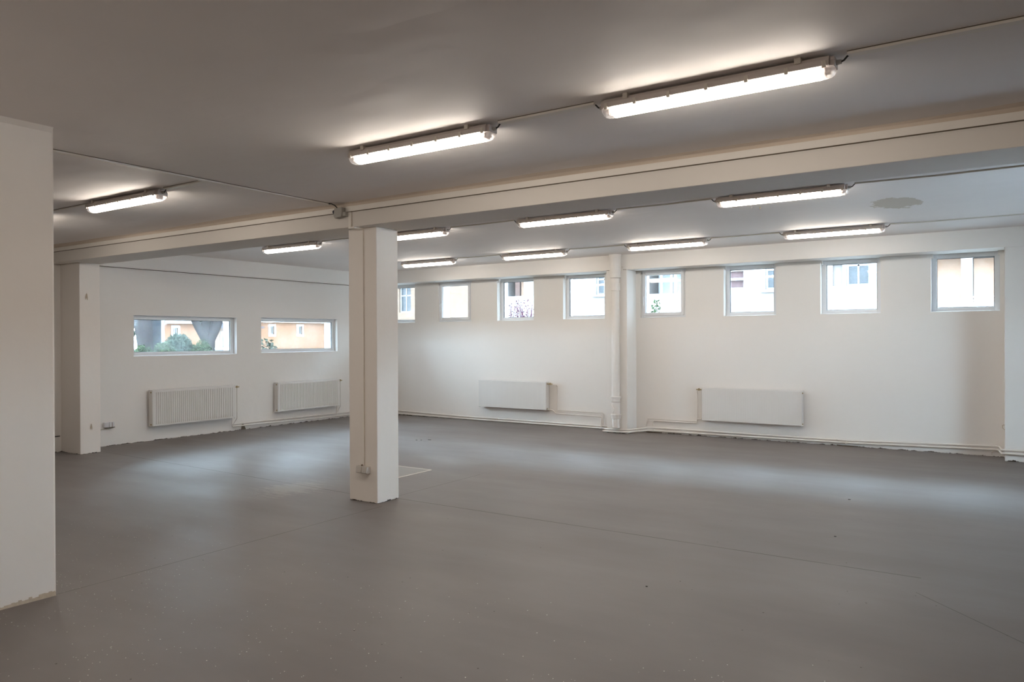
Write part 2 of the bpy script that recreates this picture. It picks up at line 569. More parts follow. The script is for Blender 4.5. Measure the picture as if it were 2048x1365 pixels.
# beam with the fillet above it
BY0, BY1, BZ = 4.90, 5.36, 2.527
tag(MB().box(XL, XR, BY0, BY1, BZ, ZB).build('ceiling_beam', m_beam, bevel=.006), 'long cream concrete beam crossing the room on the column', 'beam', kind='structure')
fm = MB()
random.seed(11)
nx = 150
bulge = 0.0
pr = []
for i in range(nx + 1):
    x = XL + (XR - XL) * i / nx
    w = 0.055 + 0.02 * math.sin(x * 1.7) + 0.015 * math.sin(x * 4.1 + 1) + random.uniform(-.004, .004)
    w += 0.06 * math.exp(-((x + 6.6) / .45) ** 2)
    pr.append((x, w))
for (xa, wa), (xb, wb) in zip(pr, pr[1:]):
    fm.quad([(xa, BY0 + .001, 2.715), (xb, BY0 + .001, 2.715), (xb, BY0 - wb * .35, 2.738), (xa, BY0 - wa * .35, 2.738)])
    fm.quad([(xa, BY0 - wa * .35, 2.738), (xb, BY0 - wb * .35, 2.738), (xb, BY0 - wb, 2.7505), (xa, BY0 - wa, 2.7505)])
    fm.quad([(xa, BY0 - wa, 2.7505), (xb, BY0 - wb, 2.7505), (xb, BY0 + .001, 2.7505), (xa, BY0 + .001, 2.7505)])
tag(fm.build('trim_7', m_cove), 'rough brownish plaster fillet between ceiling and beam', 'wall trim', kind='structure')

# column
cm = MB()
cm.prism([(-5.14, 5.0), (-4.785, 5.0), (-4.785, 5.288), (-5.14, 5.288)], 2, 0, BZ)
col = tag(cm.build('concrete_column', m_column, bevel=.008), 'square cream column carrying the beam mid-room', 'column', kind='structure')


# ------------------------------------------------------------------ windows
def window_unit(name, label, w, h, depth, fw_, casement=False, handle_side=-1, sill=True):
    """local frame: x across, y into the wall (0 = wall face), z up from the lower edge"""
    root = empty(name)
    tag(root, label, 'window', kind='structure')
    y0, y1 = depth, depth + .06
    f = MB()
    f.box(0, fw_, y0, y1, 0, h).box(w - fw_, w, y0, y1, 0, h).box(fw_, w - fw_, y0, y1, 0, fw_).box(fw_, w - fw_, y0, y1, h - fw_, h)
    fo = f.build('window_frame', m_pvc, root, bevel=.004)
    a = fw_
    if casement:
        s = MB()
        q, e = fw_ * .55, fw_ * 1.35
        s.box(q, e, y0 - .018, y0 + .02, q, h - q).box(w - e, w - q, y0 - .018, y0 + .02, q, h - q)
        s.box(e, w - e, y0 - .018, y0 + .02, q, e).box(e, w - e, y0 - .018, y0 + .02, h - e, h - q)
        s.build('sash', m_pvc, root, bevel=.004)
        hd = MB()
        hx = (q + e) / 2 if handle_side < 0 else w - (q + e) / 2
        hd.box(hx - .012, hx + .012, y0 - .026, y0 - .018, h * .36, h * .47)
        hd.tube([(hx, y0 - .02, h * .44), (hx, y0 - .045, h * .44), (hx, y0 - .048, h * .42), (hx, y0 - .048, h * .26)], [.007, .007, .008, .007], 8)
        hd.build('handle', m_pvc, root)
        a = e
    g = MB()
    t = .006
    for c in ((a, a + t, a, h - a), (w - a - t, w - a, a, h - a)):
        g.box(c[0], c[1], y0 + .012, y0 + .03, c[2], c[3])
    g.box(a, w - a, y0 + .012, y0 + .03, a, a + t)
    g.box(a, w - a, y0 + .012, y0 + .03, h - a - t, h - a)
    g.build('gasket', m_gasket if not casement else m_pvc, root)
    MB().box(a, w - a, y0 + .02, y0 + .028, a, h - a).build('pane', m_glass, root)
    if sill:
        MB().prism([(0.003, .001), (depth, .001), (depth, .012), (0.003, .004)], 0, 0, w).build('sill', m_pvc, root)
    return root


wl = ['small high window mostly hidden behind the column, peach house beyond',
      'small high opening window with handle just right of the column',
      'small high window with pink twigs outside',
      'small high window directly left of the vertical drain pipe',
      'small high opening window directly right of the drain pier',
      'small high window second to the right of the drain pier, brick-red panel outside',
      'small high window with a four-pane window seen outside',
      'small high window at the right end, salmon recesses outside']
for i, (a, b) in enumerate(WX):
    cas = i in (1, 4)
    w, h = b - a, BAND_Z - WB_Z
    o = window_unit('window_%d' % (i + 1), wl[i], w, h, .03 if cas else .115, .058, cas)
    o.location = (a, YN, WB_Z)
for i, (a, b, z0, z1) in enumerate(LW):
    o = window_unit('window_%d' % (9 + i), ['wide low window on the left wall, tree trunks outside', 'wide low window nearer the column, orange house outside'][i],
                    b - a, z1 - z0, .085, .06)
    o.location = (XL, a, z0)
    o.rotation_euler = (0, 0, R(90))
for i, (a, b, z0, z1) in enumerate(RW):
    o = window_unit('window_%d' % (11 + i), 'large window in the right wall outside the view', b - a, z1 - z0, .1, .07)
    o.location = (XR, b, z0)
    o.rotation_euler = (0, 0, R(-90))


# ------------------------------------------------------------------ ceiling lamps
def make_lamp():
    root = empty('ceiling_lamp')
    L = 1.14
    hw = .058
    # tray housing
    m = MB()
    prof = [(-hw * .82, -.012), (hw * .82, -.012), (hw, -.030), (hw, -.056), (-hw, -.056), (-hw, -.030)]
    m.prism(prof, 0, -L / 2 + .02, L / 2 - .02)
    m.prism([(p * .7, q) for p, q in prof], 0, -L / 2, -L / 2 + .02)
    m.prism([(p * .7, q) for p, q in prof], 0, L / 2 - .02, L / 2)
    m.build('housing', m_house, root, bevel=.003)
    # lit cover: U section, open to the housing above
    pu = [(-.046, -.054)] + [(-.046 * math.cos(t), -.068 - .030 * math.sin(t)) for t in [math.pi * j / 10 for j in range(11)]] + [(.046, -.054)]
    MB().prism(pu, 0, -.505, .505).build('light_cover', m_lit, root, smooth=True)
    for sgn in (-1, 1):
        e = MB()
        i0 = 0
        rings = []
        for t, s in ((.505, 1.0), (.535, 1.0), (.552, .93), (.563, .75), (.568, .5)):
            rings.append([(sgn * t, p * s, -.048 + (q + .048) * s) for p, q in pu])
        for ra in rings:
            e.v += ra
        nn = len(pu)
        for r_ in range(len(rings) - 1):
            for j in range(nn - 1):
                e.f.append((r_ * nn + j, r_ * nn + j + 1, (r_ + 1) * nn + j + 1, (r_ + 1) * nn + j))
        e.f.append(tuple((len(rings) - 1) * nn + j for j in range(nn)))
        e.build('clear_end', m_clear, root, smooth=True)
        k_ = MB().box(*sorted((sgn * .512, sgn * .528)), -.030, .030, -.085, -.050)
        k_.tube([(sgn * .528, -.015, -.070), (sgn * .545, -.015, -.070)], .008, 8)
        k_.tube([(sgn * .528, .015, -.070), (sgn * .545, .015, -.070)], .008, 8)
        k_.build('lamp_holder', m_house, root)
    for x in (-.53, -.37, -.19, 0, .19, .37, .53):
        for sy in (-1, 1):
            MB().box(x - .009, x + .009, *sorted((sy * .057, sy * .063)), -.066, -.034).build('clip', m_clip, root, bevel=.002)
    for x in (-.42, .42):
        MB().box(x - .014, x + .014, -.066, .066, -.028, -.0003).build('mounting_bracket', m_clip, root, bevel=.003)
    return root


def gland(root, sgn):
    g = MB().tube([(sgn * .565, 0, -.034), (sgn * .592, 0, -.034)], [.013, .010], 10)
    go = g.build('cable_gland', m_box, root)
    MB().tube([(sgn * .59, 0, -.034), (sgn * .602, 0, -.030), (sgn * .615, 0, -.016), (sgn * .622, 0, -.010)], .0045, 8).build('cable', m_cable, root)


lamps = [  # x, y, z, label, glands
    (-3.05, 3.56, ZF, 'lit ceiling tube lamp in front of the beam, above and right of the column', (1,)),
    (-1.20, 3.56, ZF, 'largest lit ceiling tube lamp, nearest, at the upper right', (-1, 1)),
    (-6.37, 3.56, ZF, 'lit ceiling tube lamp in front of the beam at far left', (-1, 1)),
    (-8.40, 3.56, ZF, 'lit ceiling tube lamp hidden behind the thick wall end at left', (1,)),
    (-8.22, 6.92, ZB, 'lit tube lamp left of the column, behind the beam', (1,)),
    (-6.05, 6.92, ZB, 'lit tube lamp half hidden by the column, upper one of two', (1,)),
    (-3.92, 6.92, ZB, 'lit tube lamp just behind the beam, middle of the view', (-1, 1)),
    (-1.70, 6.92, ZB, 'lit tube lamp just behind the beam at right, near the bare patch', (-1, 1)),
    (-8.05, 9.64, ZB, 'lit tube lamp half hidden by the column, lower one of two', (1,)),
    (-5.98, 9.64, ZB, 'lit tube lamp near the window wall, just left of the drain pipe', (-1, 1)),
    (-3.86, 9.64, ZB, 'lit tube lamp near the window wall, just right of the drain pipe', (-1, 1)),
    (-1.75, 9.64, ZB, 'rightmost lit tube lamp of the row nearest the window wall', (-1, 1)),
    (-3.20, -3.4, ZF, 'added fill tube lamp behind the camera, first of the nearer row', (1,)),  # both rows behind the camera are added to fill camera-facing surfaces
    (-0.60, -3.4, ZF, 'added fill tube lamp behind the camera, second of the nearer row', (1,)),
    (2.00, -3.4, ZF, 'added fill tube lamp behind the camera, third of the nearer row', (1,)),
    (-3.20, -5.8, ZF, 'added fill tube lamp behind the camera, first of the far row', (1,)),
    (-0.60, -5.8, ZF, 'added fill tube lamp behind the camera, second of the far row', (1,)),
    (2.00, -5.8, ZF, 'added fill tube lamp behind the camera, third of the far row', (1,)),
    (-3.55, 0.05, ZF, 'lit ceiling tube lamp above the near left corner, outside the view', (1,)),
]
proto = make_lamp()
for i, (x, y, z, lab, gs_) in enumerate(lamps):
    o = proto if i == len(lamps) - 1 else copy_tree(proto)
    o.location = (x, y, z)
    tag(o, lab, 'ceiling lamp', 'tube lamps on the ceiling')
    for sgn in gs_:
        gland(o, sgn)


# ------------------------------------------------------------------ trunking on the ceiling
def trunk(name, label, axis, a, b, u, z, w=.046, h=.015, mat=m_trunk, group='cable runs on the ceiling'):
    m = MB()
    if axis == 0:
        m.box(a, b, u - w / 2, u + w / 2, z - h, z - .0003)
    else:
        m.box(u - w / 2, u + w / 2, a, b, z - h, z - .0003)
    o = tag(m.build(name, mat, bevel=.002), label, 'cable trunking', group)
    g = MB()
    if axis == 0:
        g.box(a, b, u - w / 2 - .0025, u - w / 2 - .0005, z - .003, z - .0003)
    else:
        g.box(u + w / 2 + .0005, u + w / 2 + .003, a, b, z - .004, z - .0003)
    gp = g.build('dark_line', m_shade_gap, o)
    return o


G1 = 'cable runs on the ceiling'
trunk('cable_trunking', 'cream cable trunking on the ceiling between the two nearest lamps', 0, -2.432, -1.818, 3.56, ZF)
trunk('cable_trunking', 'cream cable trunking from the largest lamp to the right edge', 0, -.582, XR, 3.56, ZF)
trunk('cable_trunking', 'cream cable trunking right of the far left lamp joining the long run', 0, -5.752, -5.228, 3.56, ZF)
trunk('cable_trunking', 'cable trunking between the far left lamp and the thick wall end', 0, -7.782, -6.988, 3.56, ZF, .02, .012)
trunk('cable_trunking', 'long cream cable trunking on the ceiling running to the junction box', 1, 2.20, 4.82, -5.205, ZF)


def thin_run(label, pts, z):
    m = MB()
    for (xa, ya), (xb, yb) in zip(pts, pts[1:]):
        n = Vector((-(yb - ya), xb - xa, 0)).normalized() * .009
        m.prism([(xa - n.x, ya - n.y), (xb - n.x, yb - n.y), (xb + n.x, yb + n.y), (xa + n.x, ya + n.y)], 2, z - .013, z - .0003)
    return tag(m.build('cable_trunking', m_conduit), label, 'cable trunking', G1)


z = ZB
thin_run('thin olive cable run from the lamp left of the column towards the column', [(-7.602, 6.92), (-7.0, 6.90), (-6.668, 6.92)], z)
thin_run('thin olive cable run behind the beam right of the column', [(-5.432, 6.92), (-5.0, 6.94), (-4.538, 6.92)], z)
thin_run('thin olive cable run between the two lamps close behind the beam', [(-3.302, 6.92), (-2.8, 6.95), (-2.318, 6.92)], z)
thin_run('thin olive cable run from the lamp close behind the beam to the right edge', [(-1.082, 6.92), (-.5, 6.97), (.2, 6.95), (XR, 6.95)], z)
thin_run('thin olive cable run near the window wall right of the column', [(-7.432, 9.64), (-7.0, 9.66), (-6.598, 9.64)], z)
thin_run('thin olive cable run near the window wall above the drain pipe', [(-5.362, 9.64), (-4.9, 9.67), (-4.478, 9.64)], z)
thin_run('thin olive cable run near the window wall between its two right lamps', [(-3.242, 9.64), (-2.8, 9.66), (-2.368, 9.64)], z)
thin_run('thin olive cable run near the window wall to the right edge', [(-1.132, 9.64), (-.8, 9.70), (-.3, 9.70), (XR, 9.68)], z)

# trunking along the beam face, junction box and the drop to the socket
bt = tag(MB().box(XL, -5.165, BY0 - .018, BY0, 2.668, 2.716).build('beam_trunking', m_trunk, bevel=.003), 'flat cream cable duct along the top of the beam, left half', 'cable trunking')
MB().box(XL, -5.165, BY0 - .012, BY0, 2.664, 2.668).build('dark_line', m_shade_gap, bt)  # dark strip paints the shadow line below the duct
bt = tag(MB().box(-5.055, XR, BY0 - .018, BY0, 2.668, 2.716).build('beam_trunking', m_trunk, bevel=.003), 'flat cream cable duct along the top of the beam, right half', 'cable trunking')
MB().box(-5.055, XR, BY0 - .012, BY0, 2.664, 2.668).build('dark_line', m_shade_gap, bt)  # same painted shadow line, right half
jb = tag(MB().prism([(-5.155, 2.703), (-5.165, 2.635), (-5.150, 2.612), (-5.068, 2.622), (-5.062, 2.64), (-5.060, 2.708)], 1, BY0 - .062, BY0 - .0005)
         .build('junction_box', m_box, bevel=.003), 'grey junction box on the beam above the column', 'junction box')
MB().tube([(-5.168, BY0 - .04, 2.675), (-5.182, BY0 - .04, 2.675)], .018, 10).build('cable_cap', m_knob, jb)
MB().box(-5.062, -5.022, BY0 - .05, BY0 - .001, 2.626, 2.662).build('cable_gland', m_box, jb)
MB().tube([(-5.125, BY0 - .05, 2.705), (-5.14, BY0 - .07, 2.73), (-5.16, BY0 - .09, 2.742), (-5.205, BY0 - .11, 2.744)], .005, 8).build('cable', m_cable, jb)
ct = tag(MB().box(-5.022, -4.990, BY0 - .016, BY0, 2.527, 2.662).box(-5.022, -4.945, BY0 - .016, BY0 + .10, 2.512, 2.527)
         .build('beam_drop_trunking', m_trunk, bevel=.002), 'short cream trunking dropping over the beam to the column', 'cable trunking')
MB().box(-4.990, -4.9875, BY0 - .004, BY0, 2.53, 2.66).build('dark_line', simple('faint_gap', (.45, .38, .31), .9, .3, 12), ct)
cd = tag(MB().box(-4.970, -4.942, 4.987, 5.0, .335, 2.512).build('column_trunking', m_column, bevel=.002), 'narrow vertical cable duct down the front of the column', 'cable trunking')
MB().box(-4.942, -4.9395, 4.996, 5.0, .335, 2.51).build('dark_line', simple('worn_gap', (.55, .48, .40), .9, .5, 12), cd)

so = empty('double_socket', (-4.940, 5.0, .268))
tag(so, 'grey double socket low on the front of the column', 'socket')
for sx in (-.037, .037):
    b_ = MB().box(sx - .0345, sx + .0345, -.042, 0, 0, .066).build('socket_housing', m_socket, so, bevel=.004)
    MB().prism([(-.044, .062), (-.050, .010), (-.044, .004), (-.0415, .004), (-.0415, .062)], 0, sx - .032, sx + .032).build('flap_lid', m_socket, b_)
MB().tube([(-.018, -.02, .066), (-.018, -.02, .078)], .009, 8).build('cable_gland', m_shade_gap, so)

sl = empty('wall_socket', (XL, 5.69, .268))
tag(sl, 'white double socket on the left wall beside the pilaster', 'socket')
for sy in (-.036, .036):
    MB().box(0, .045, sy - .034, sy + .034, 0, .070).build('socket_housing', m_sockw, sl, bevel=.004)
MB().box(.002, .05, -.06, .075, -.008, -.0005).build('shadow_gap', m_shade_gap, sl)
MB().box(.045, .047, .034, .040, .002, .068).build('cover_edge', m_shade_gap, sl)
tag(MB().tube([(XL + .008, 5.33, .238), (XL + .008, 5.56, .240), (XL + .008, 5.71, .246), (XL + .008, 5.76, .256)], .006, 8).build('wall_cable', m_conduit),
    'thin cable on the left wall from the pilaster to the socket', 'cable')
tag(MB().tube([(XL + .006, 4.2, .200), (XL + .006, 4.95, .212), (XL + .006, 5.04, .213)], .006, 8).build('wall_cable', m_cable),
    'dark cable on the left wall, left of the pilaster foot', 'cable')


def scar(name, label, x, y, z, s):
    m = MB()
    pts = [(-.4, -.9), (-.55, -.2), (-.2, .6), (0.05, 1), (.35, .5), (.5, -.3), (.45, -1), (.2, -.7), (.05, .1), (-.1, -.3)]
    m.prism([(y + a * s * .6, z + b * s) for a, b in pts], 0, x - .001, x + .006)
    return tag(m.build(name, m_scar), label, 'wall mark')


scar('plaster_scar', 'small broken plaster mark high on the left pilaster', -10.15, 5.15, 2.08, .045)
scar('plaster_scar', 'small broken plaster mark low on the left pilaster', -10.15, 5.20, .355, .04)

# floor hatch behind the column
ht = empty('floor_hatch', (-5.775, 6.34, 0))
tag(ht, 'square hatch in the floor with pale metal edging behind the column', 'floor hatch')
f = MB()
q, e = .285, .014
f.box(-q, q, -q, -q + e, 0, .004).box(-q, q, q - e, q, 0, .004).box(-q, -q + e, -q + e, q - e, 0, .004).box(q - e, q, -q + e, q - e, 0, .004)
f.build('hatch_frame', m_hatchf, ht)
MB().box(-q + e, q - e, -q + e, q - e, 0, .0025).build('hatch_cover', m_hatch, ht)


# ------------------------------------------------------------------ radiators
def radiator(name, label, L, H, valve_right=True, plain=False):
    """local: x along the wall, y away from the wall towards the room is negative, z up from the lower edge"""
    root = empty(name)
    tag(root, label, 'radiator', 'panel radiators')
    D0, D1 = -.125, -.024
    # front panel with shallow vertical flutes
    pitch = .0335
    n = int((L - .07) / pitch)
    x0 = (L - n * pitch) / 2
    dep = .001 if plain else .009
    prof = [(0.012, 0)]
    line = [(.012, D0)]
    for i in range(n):
        x = x0 + i * pitch
        line += [(x + .004, D0), (x + .009, D0 + dep), (x + .016, D0 + dep), (x + .021, D0)]
    line += [(L - .012, D0)]
    poly = line + [(L - .012, D0 + .018), (.012, D0 + .018)]
    MB().prism(poly, 2, .035, H - .035).build('front_panel', m_rad, root)
    MB().prism([(D0, .012), (D0, .036), (D0 + .018, .036), (D0 + .018, .012)], 0, .012, L - .012)\
        .prism([(D0, H - .036), (D0, H - .010), (D0 + .006, H - .004), (D0 + .018, H - .004), (D0 + .018, H - .036)], 0, .012, L - .012).build('panel_rim', m_rad, root)
    MB().box(.03, L - .03, D1 - .014, D1, .03, H - .03).build('rear_panel', m_rad, root)
    for x in (0, L - .012):
        MB().box(x, x + .012, D0 + .002, D1, .004, H).build('side_cover', m_rad, root, bevel=.003)
    g = MB()
    g.box(.012, L - .012, D0 + .012, D0 + .020, H - .006, H).box(.012, L - .012, D1 - .012, D1, H - .006, H)
    for i in range(int((L - .03) / .028)):
        g.box(.015 + i * .028, .024 + i * .028, D0 + .020, D1 - .012, H - .006, H - .001)
    g.build('top_grille', m_rad, root)
    b = MB()
    for x in (L * .2, L * .8):
        b.box(x - .015, x + .015, D1, -.001, .06, H - .06)
    b.build('wall_bracket', m_rad, root)
    for x, sx in ((0, -1), (L, 1)):
        for zz in (.035, H - .035):
            MB().tube([(x, (D0 + D1) / 2 - .02, zz), (x + sx * .010, (D0 + D1) / 2 - .02, zz)], .011, 8).build('end_plug', m_brass, root)
    return root


Z1 = .215
GR = 'panel radiators'
# left wall: local x runs along +Y, local -y points to +X
r1 = radiator('panel_radiator', 'ribbed white radiator under the left wide window', 1.43, .545)
r1.location = (XL, 6.28, Z1)
r1.rotation_euler = (0, 0, R(90))
r2 = radiator('panel_radiator', 'ribbed white radiator on the left wall next to the column', 1.44, .515)
r2.location = (XL, 8.56, .24)
r2.rotation_euler = (0, 0, R(90))
r3 = radiator('panel_radiator', 'white radiator on the window wall left of the drain pipe', 1.43, .495, plain=True)
r3.location = (-8.02, YN, .260)
r4 = radiator('panel_radiator', 'white radiator on the window wall right of the drain pipe', 1.445, .505, plain=True)
r4.location = (-3.855, YN, .243)


def pipes_for(root, L, H, side, kind):
    """valve and connecting pipes in the radiator's own frame"""
    x = L + .012 if side > 0 else -.012
    s = side
    v = MB()
    v.tube([(x, -.08, H - .035), (x + s * .045, -.08, H - .035)], .010, 10)
    v.tube([(x + s * .045, -.08, H - .05), (x + s * .045, -.08, H - .015)], .013, 10)
    v.tube([(x + s * .05, -.08, H - .035), (x + s * .085, -.08, H - .035)], .009, 10)
    v.build('thermostat_valve', m_brass, root)
    return x


# r1 and r2: riser down from the valve, kinked back to the wall pipes
for root, L, H, zb in ((r1, 1.43, .545, Z1), (r2, 1.44, .515, .24)):
    pipes_for(root, L, H, 1, 0)
    a = MB().tube([(L + .057, -.08, H - .05), (L + .057, -.08, -.005), (L + .045, -.06, -.045), (L + .01, -.052, .118 - zb)], .0075, 10)
    a.build('supply_pipe', m_pipe, root)
    a = MB().tube([(L - .035, -.08, .01), (L - .035, -.075, -.04), (L - .035, -.066, .085 - zb)], .0075, 10)
    a.build('return_pipe', m_pipe, root)
# r3: pipes leave to the right and run to the pier
pipes_for(r3, 1.43, .495, 1, 0)
MB().tube([(1.43 + .057, -.08, .445), (1.43 + .16, -.06, .440), (1.43 + .165, -.03, .425), (1.43 + .165, -.03, .015), (2.46, -.03, .010), (2.475, -.03, -.01), (2.475, -.035, .075 - .26)], .0075, 10).build('supply_pipe', m_pipe, r3)
MB().tube([(1.43, -.08, .02), (1.50, -.07, .02), (1.53, -.05, 0.0), (1.57, -.035, -.045), (2.43, -.035, -.052), (2.445, -.035, -.07), (2.445, -.062, -.16), (2.445, -.068, .036 - .26)], .009, 10).build('return_pipe', m_pipe, r3)
# r4: pipes leave to the left
pipes_for(r4, 1.445, .505, -1, 0)
MB().tube([(-.070, -.08, .455), (-.095, -.05, .44), (-.095, -.03, .40), (-.095, -.03, .015), (-.105, -.03, -.02), (-.91, -.03, -.020), (-.925, -.03, -.035), (-.93, -.045, -.115), (-.925, -.060, -.130)], .0065, 10).build('supply_pipe', m_pipe, r4)
MB().tube([(0, -.08, .02), (-.045, -.06, .025), (-.10, -.035, .012), (-.11, -.03, -.05), (-.80, -.03, -.05), (-.825, -.03, -.07), (-.825, -.026, .112 - .243)], .008, 10).build('return_pipe', m_pipe, r4)

# ------------------------------------------------------------------ heating pipes along the walls
py_, px_ = YN - .035, XL + .035
PD = BAND_Y - .035


def main_pipe(label, zz, off, r, x_pier):
    a = .0
    pts = [(px_ + off, 7.70, zz[0]), (px_ + off, 10.9, zz[1]), (px_ + off + .03, py_ - off - .03, zz[1]), (px_ + off + .2, py_ - off, zz[1]),
           (-8.5, py_ - off, zz[2]), (x_pier - .02, py_ - off, zz[3]), (x_pier, py_ - off - .02, zz[3]), (x_pier, PD - off + .02, zz[3] + .004),
           (x_pier + .02, PD - off, zz[3] + .006), (-4.99, PD - off, zz[3] + .012), (-4.93, PD - off + .03, zz[3] + .014), (-4.75, py_ - off - .03, zz[4]), (-4.68, py_ - off, zz[4]),
           (-1.8, py_ - off, zz[5]), (-.13, py_ - off, zz[6]), (-.085, py_ - off - .03, zz[6] - .003), (-.06, PD - off + .02, zz[6]),
           (-.03, PD - off, zz[6] + .004), (1.0, PD - off, zz[6] + .004), (XR, PD - off, zz[6] + .01)]
    o = tag(MB().tube(pts, r, 10).build('heating_pipe', m_pipe, smooth=True), label, 'pipe', 'heating pipes along the walls')
    return o


pu_ = main_pipe('upper white heating pipe along the foot of both window walls', (.112, .092, .060, .052, .082, .082, .133), 0.0, .0115, -5.36)
pl_ = main_pipe('lower white heating pipe along the foot of both window walls', (.080, .034, .020, .018, .036, .054, .093), 0.012, .0125, -5.385)
for parent, spots in ((pu_, ((-7.68, .055), (-1.97, .081))), (pl_, ((-4.66, .037), (-1.85, .053)))):
    for x, zz in spots:
        MB().box(x - .008, x + .008, py_ - .03, YN - .0008, zz - .014, zz + .014).build('pipe_bracket', m_pipe, parent, bevel=.002)
for y, zz in ((7.93, .1105), (8.75, .105), (9.55, .0996)):
    MB().box(XL + .0008, px_ + .013, y - .008, y + .008, zz - .0125, zz + .0125).build('pipe_bracket', m_pipe, pu_, bevel=.002)
for (a, b, c_, lab) in ((-4.70, YN - .022, .0, 'dark broken hole in the floor edge under the right radiator pipe bend'),
                        (-1.86, YN - .022, .0, 'dark broken hole in the floor edge under the right radiator end')):
    tag(MB().prism([(a - .12, b + .02), (a - .07, b - .012), (a + .01, b - .02), (a + .10, b - .008), (a + .16, b + .02)], 2, 0.0, .012).build('broken_floor_edge', m_shade_gap), lab, 'floor damage')
tag(MB().prism([(7.90, .0), (7.92, .10), (7.95, .09), (7.99, .0)], 0, XL, XL + .010).build('broken_plaster', m_shade_gap), 'dark hole in the plaster under the pipes beside the left radiator', 'wall damage')
# patched pipe stub by the right pier
tag(MB().tube([(-.17, YN - .010, .02), (-.165, YN - .010, .055), (-.14, YN - .010, .068), (-.05, YN - .010, .07)], .006, 8).build('pipe_stub', m_pipe), 'short bent pipe stub at the foot of the right pier', 'pipe')

# ------------------------------------------------------------------ drain pipe in front of the pier
DX, DY = -5.135, BAND_Y - .070
dr = empty('drain_pipe', (DX, DY, 0))
tag(dr, 'vertical painted cast-iron drain pipe on the wall pier', 'drain pipe')


def lathe(prof, seg=28):
    m = MB()
    for r_, zz in prof:
        for q_ in range(seg):
            t = 2 * math.pi * q_ / seg
            m.v.append((r_ * math.cos(t), r_ * math.sin(t), zz))
    for j in range(len(prof) - 1):
        for q_ in range(seg):
            a, b = j * seg + q_, j * seg + (q_ + 1) % seg
            m.f.append((a, b, b + seg, a + seg))
    m.f.append(tuple(reversed(range(seg))))
    m.f.append(tuple((len(prof) - 1) * seg + q_ for q_ in range(seg)))
    return m


lathe([(.050, .085), (.064, .095), (.064, .60), (.064, 2.30), (.064, 2.45)]).build('pipe_shaft', m_drain, dr, smooth=True)
lathe([(.064, 2.245), (.074, 2.25), (.076, 2.275), (.074, 2.335), (.077, 2.345), (.077, 2.36), (.066, 2.362)]).build('collar', m_drain, dr, smooth=True)
lathe([(.064, .495), (.074, .505), (.074, .545), (.078, .555), (.082, .565), (.082, .585), (.066, .588)]).build('collar', m_drain, dr, smooth=True)
lathe([(.064, .235), (.076, .24), (.078, .275), (.082, .285), (.082, .305), (.066, .308)]).build('collar', m_drain, dr, smooth=True)
lathe([(.066, 2.44), (.086, 2.45), (.088, 2.55), (.094, 2.57), (.094, 2.65), (.088, 2.70), (.098, ZB)]).build('branch_fitting', m_drain, dr, smooth=True)
MB().tube([(-.012, 0, 2.375), (-.035, 0, 2.46), (-.062, 0, 2.56)], [.050, .052, .055], 16).build('angled_branch', m_drain, dr, smooth=True)
MB().tube([(-.045, -.050, .465), (-.030, -.075, .44), (-.010, -.082, .405), (.006, -.078, .385), (-.004, -.080, .355), (-.03, -.070, .325)], [.006, .008, .008, .009, .006, .005], 8).build('clean_out_lever', m_drain, dr)
MB().box(-.10, .10, .058, .0775, 2.60, 2.63).build('wall_strap', m_drain, dr)


# ------------------------------------------------------------------ small things inside
random.seed(31)
grit = [(-7.307, 8.464, .022, 'dark flake of grit on the floor beyond the hatch, left one'), (-7.245, 8.50, .018, 'dark flake of grit on the floor beyond the hatch, middle one'),
        (-7.17, 8.60, .030, 'largest dark flake of grit on the floor beyond the hatch'), (-1.219, 7.472, .012, 'tiny black grit spot on the floor below the right radiator'),
        (-1.084, 6.027, .011, 'tiny black grit spot on the bluish floor at right'), (-1.819, 4.206, .010, 'tiny black grit spot on the floor in the right foreground')]
for x, y, s_, lab in grit:
    n = 7
    m = MB()
    m.prism([(math.cos(6.283 * i / n) * s_ * random.uniform(.5, 1.1), math.sin(6.283 * i / n) * s_ * .6 * random.uniform(.5, 1.1)) for i in range(n)], 2, 0, .004)
    o = m.build('grit_flake', m_cable)
    o.location = (x, y, 0)
    tag(o, lab, 'grit', 'grit flakes on the floor')
for x, y, mt, lab in ((-2.135, 7.58, m_clip, 'pale screw stub in the ceiling beside the upper right lamp'), (-2.072, 7.658, m_brass, 'brass screw stub in the ceiling beside the upper right lamp')):
    tag(MB().tube([(x, y, ZB), (x, y, ZB - .022)], [.005, .004], 8).build('ceiling_screw', mt), lab, 'screw')
tag(MB().box(XL, XL + .034, 5.33, BAND_Y, 2.543, 2.548).build('trim_8', m_shade_gap), 'joint line with its gap shadow painted dark, under the band of the left wall', 'wall trim', kind='structure')  # dark strip paints in the gap shadow below the ledge
tag(MB().box(-5.325, -5.21, BAND_Y - .0015, BAND_Y + .01, BAND_Z - .003, BAND_Z + .002).box(-5.04, -4.977, BAND_Y - .0015, BAND_Y + .01, BAND_Z - .003, BAND_Z + .002)
    .build('trim_9', m_shade_gap), 'dark joint line across the top of the drain pier', 'wall trim', kind='structure')
"""small open wire loop on the side of the right pier"""
tag(MB().tube([(-.031, 10.86, .37), (-.05, 10.88, .385), (-.055, 10.92, .41), (-.04, 10.95, .42), (-.031, 10.96, .415)], .004, 6).build('wire_loop', m_scar), 'small bent wire end low on the right pier', 'wire')

# ------------------------------------------------------------------ outside
GZ = 0.05
tag(MB().box(-120, XL - .36, -40, 120, GZ - .3, GZ).box(XL - .36, 60, YN + .36, 120, GZ - .3, GZ).build('ground', m_lawn), 'lawn and pale path outside the left windows, with unseen paving added for bounce light', 'ground', kind='structure')


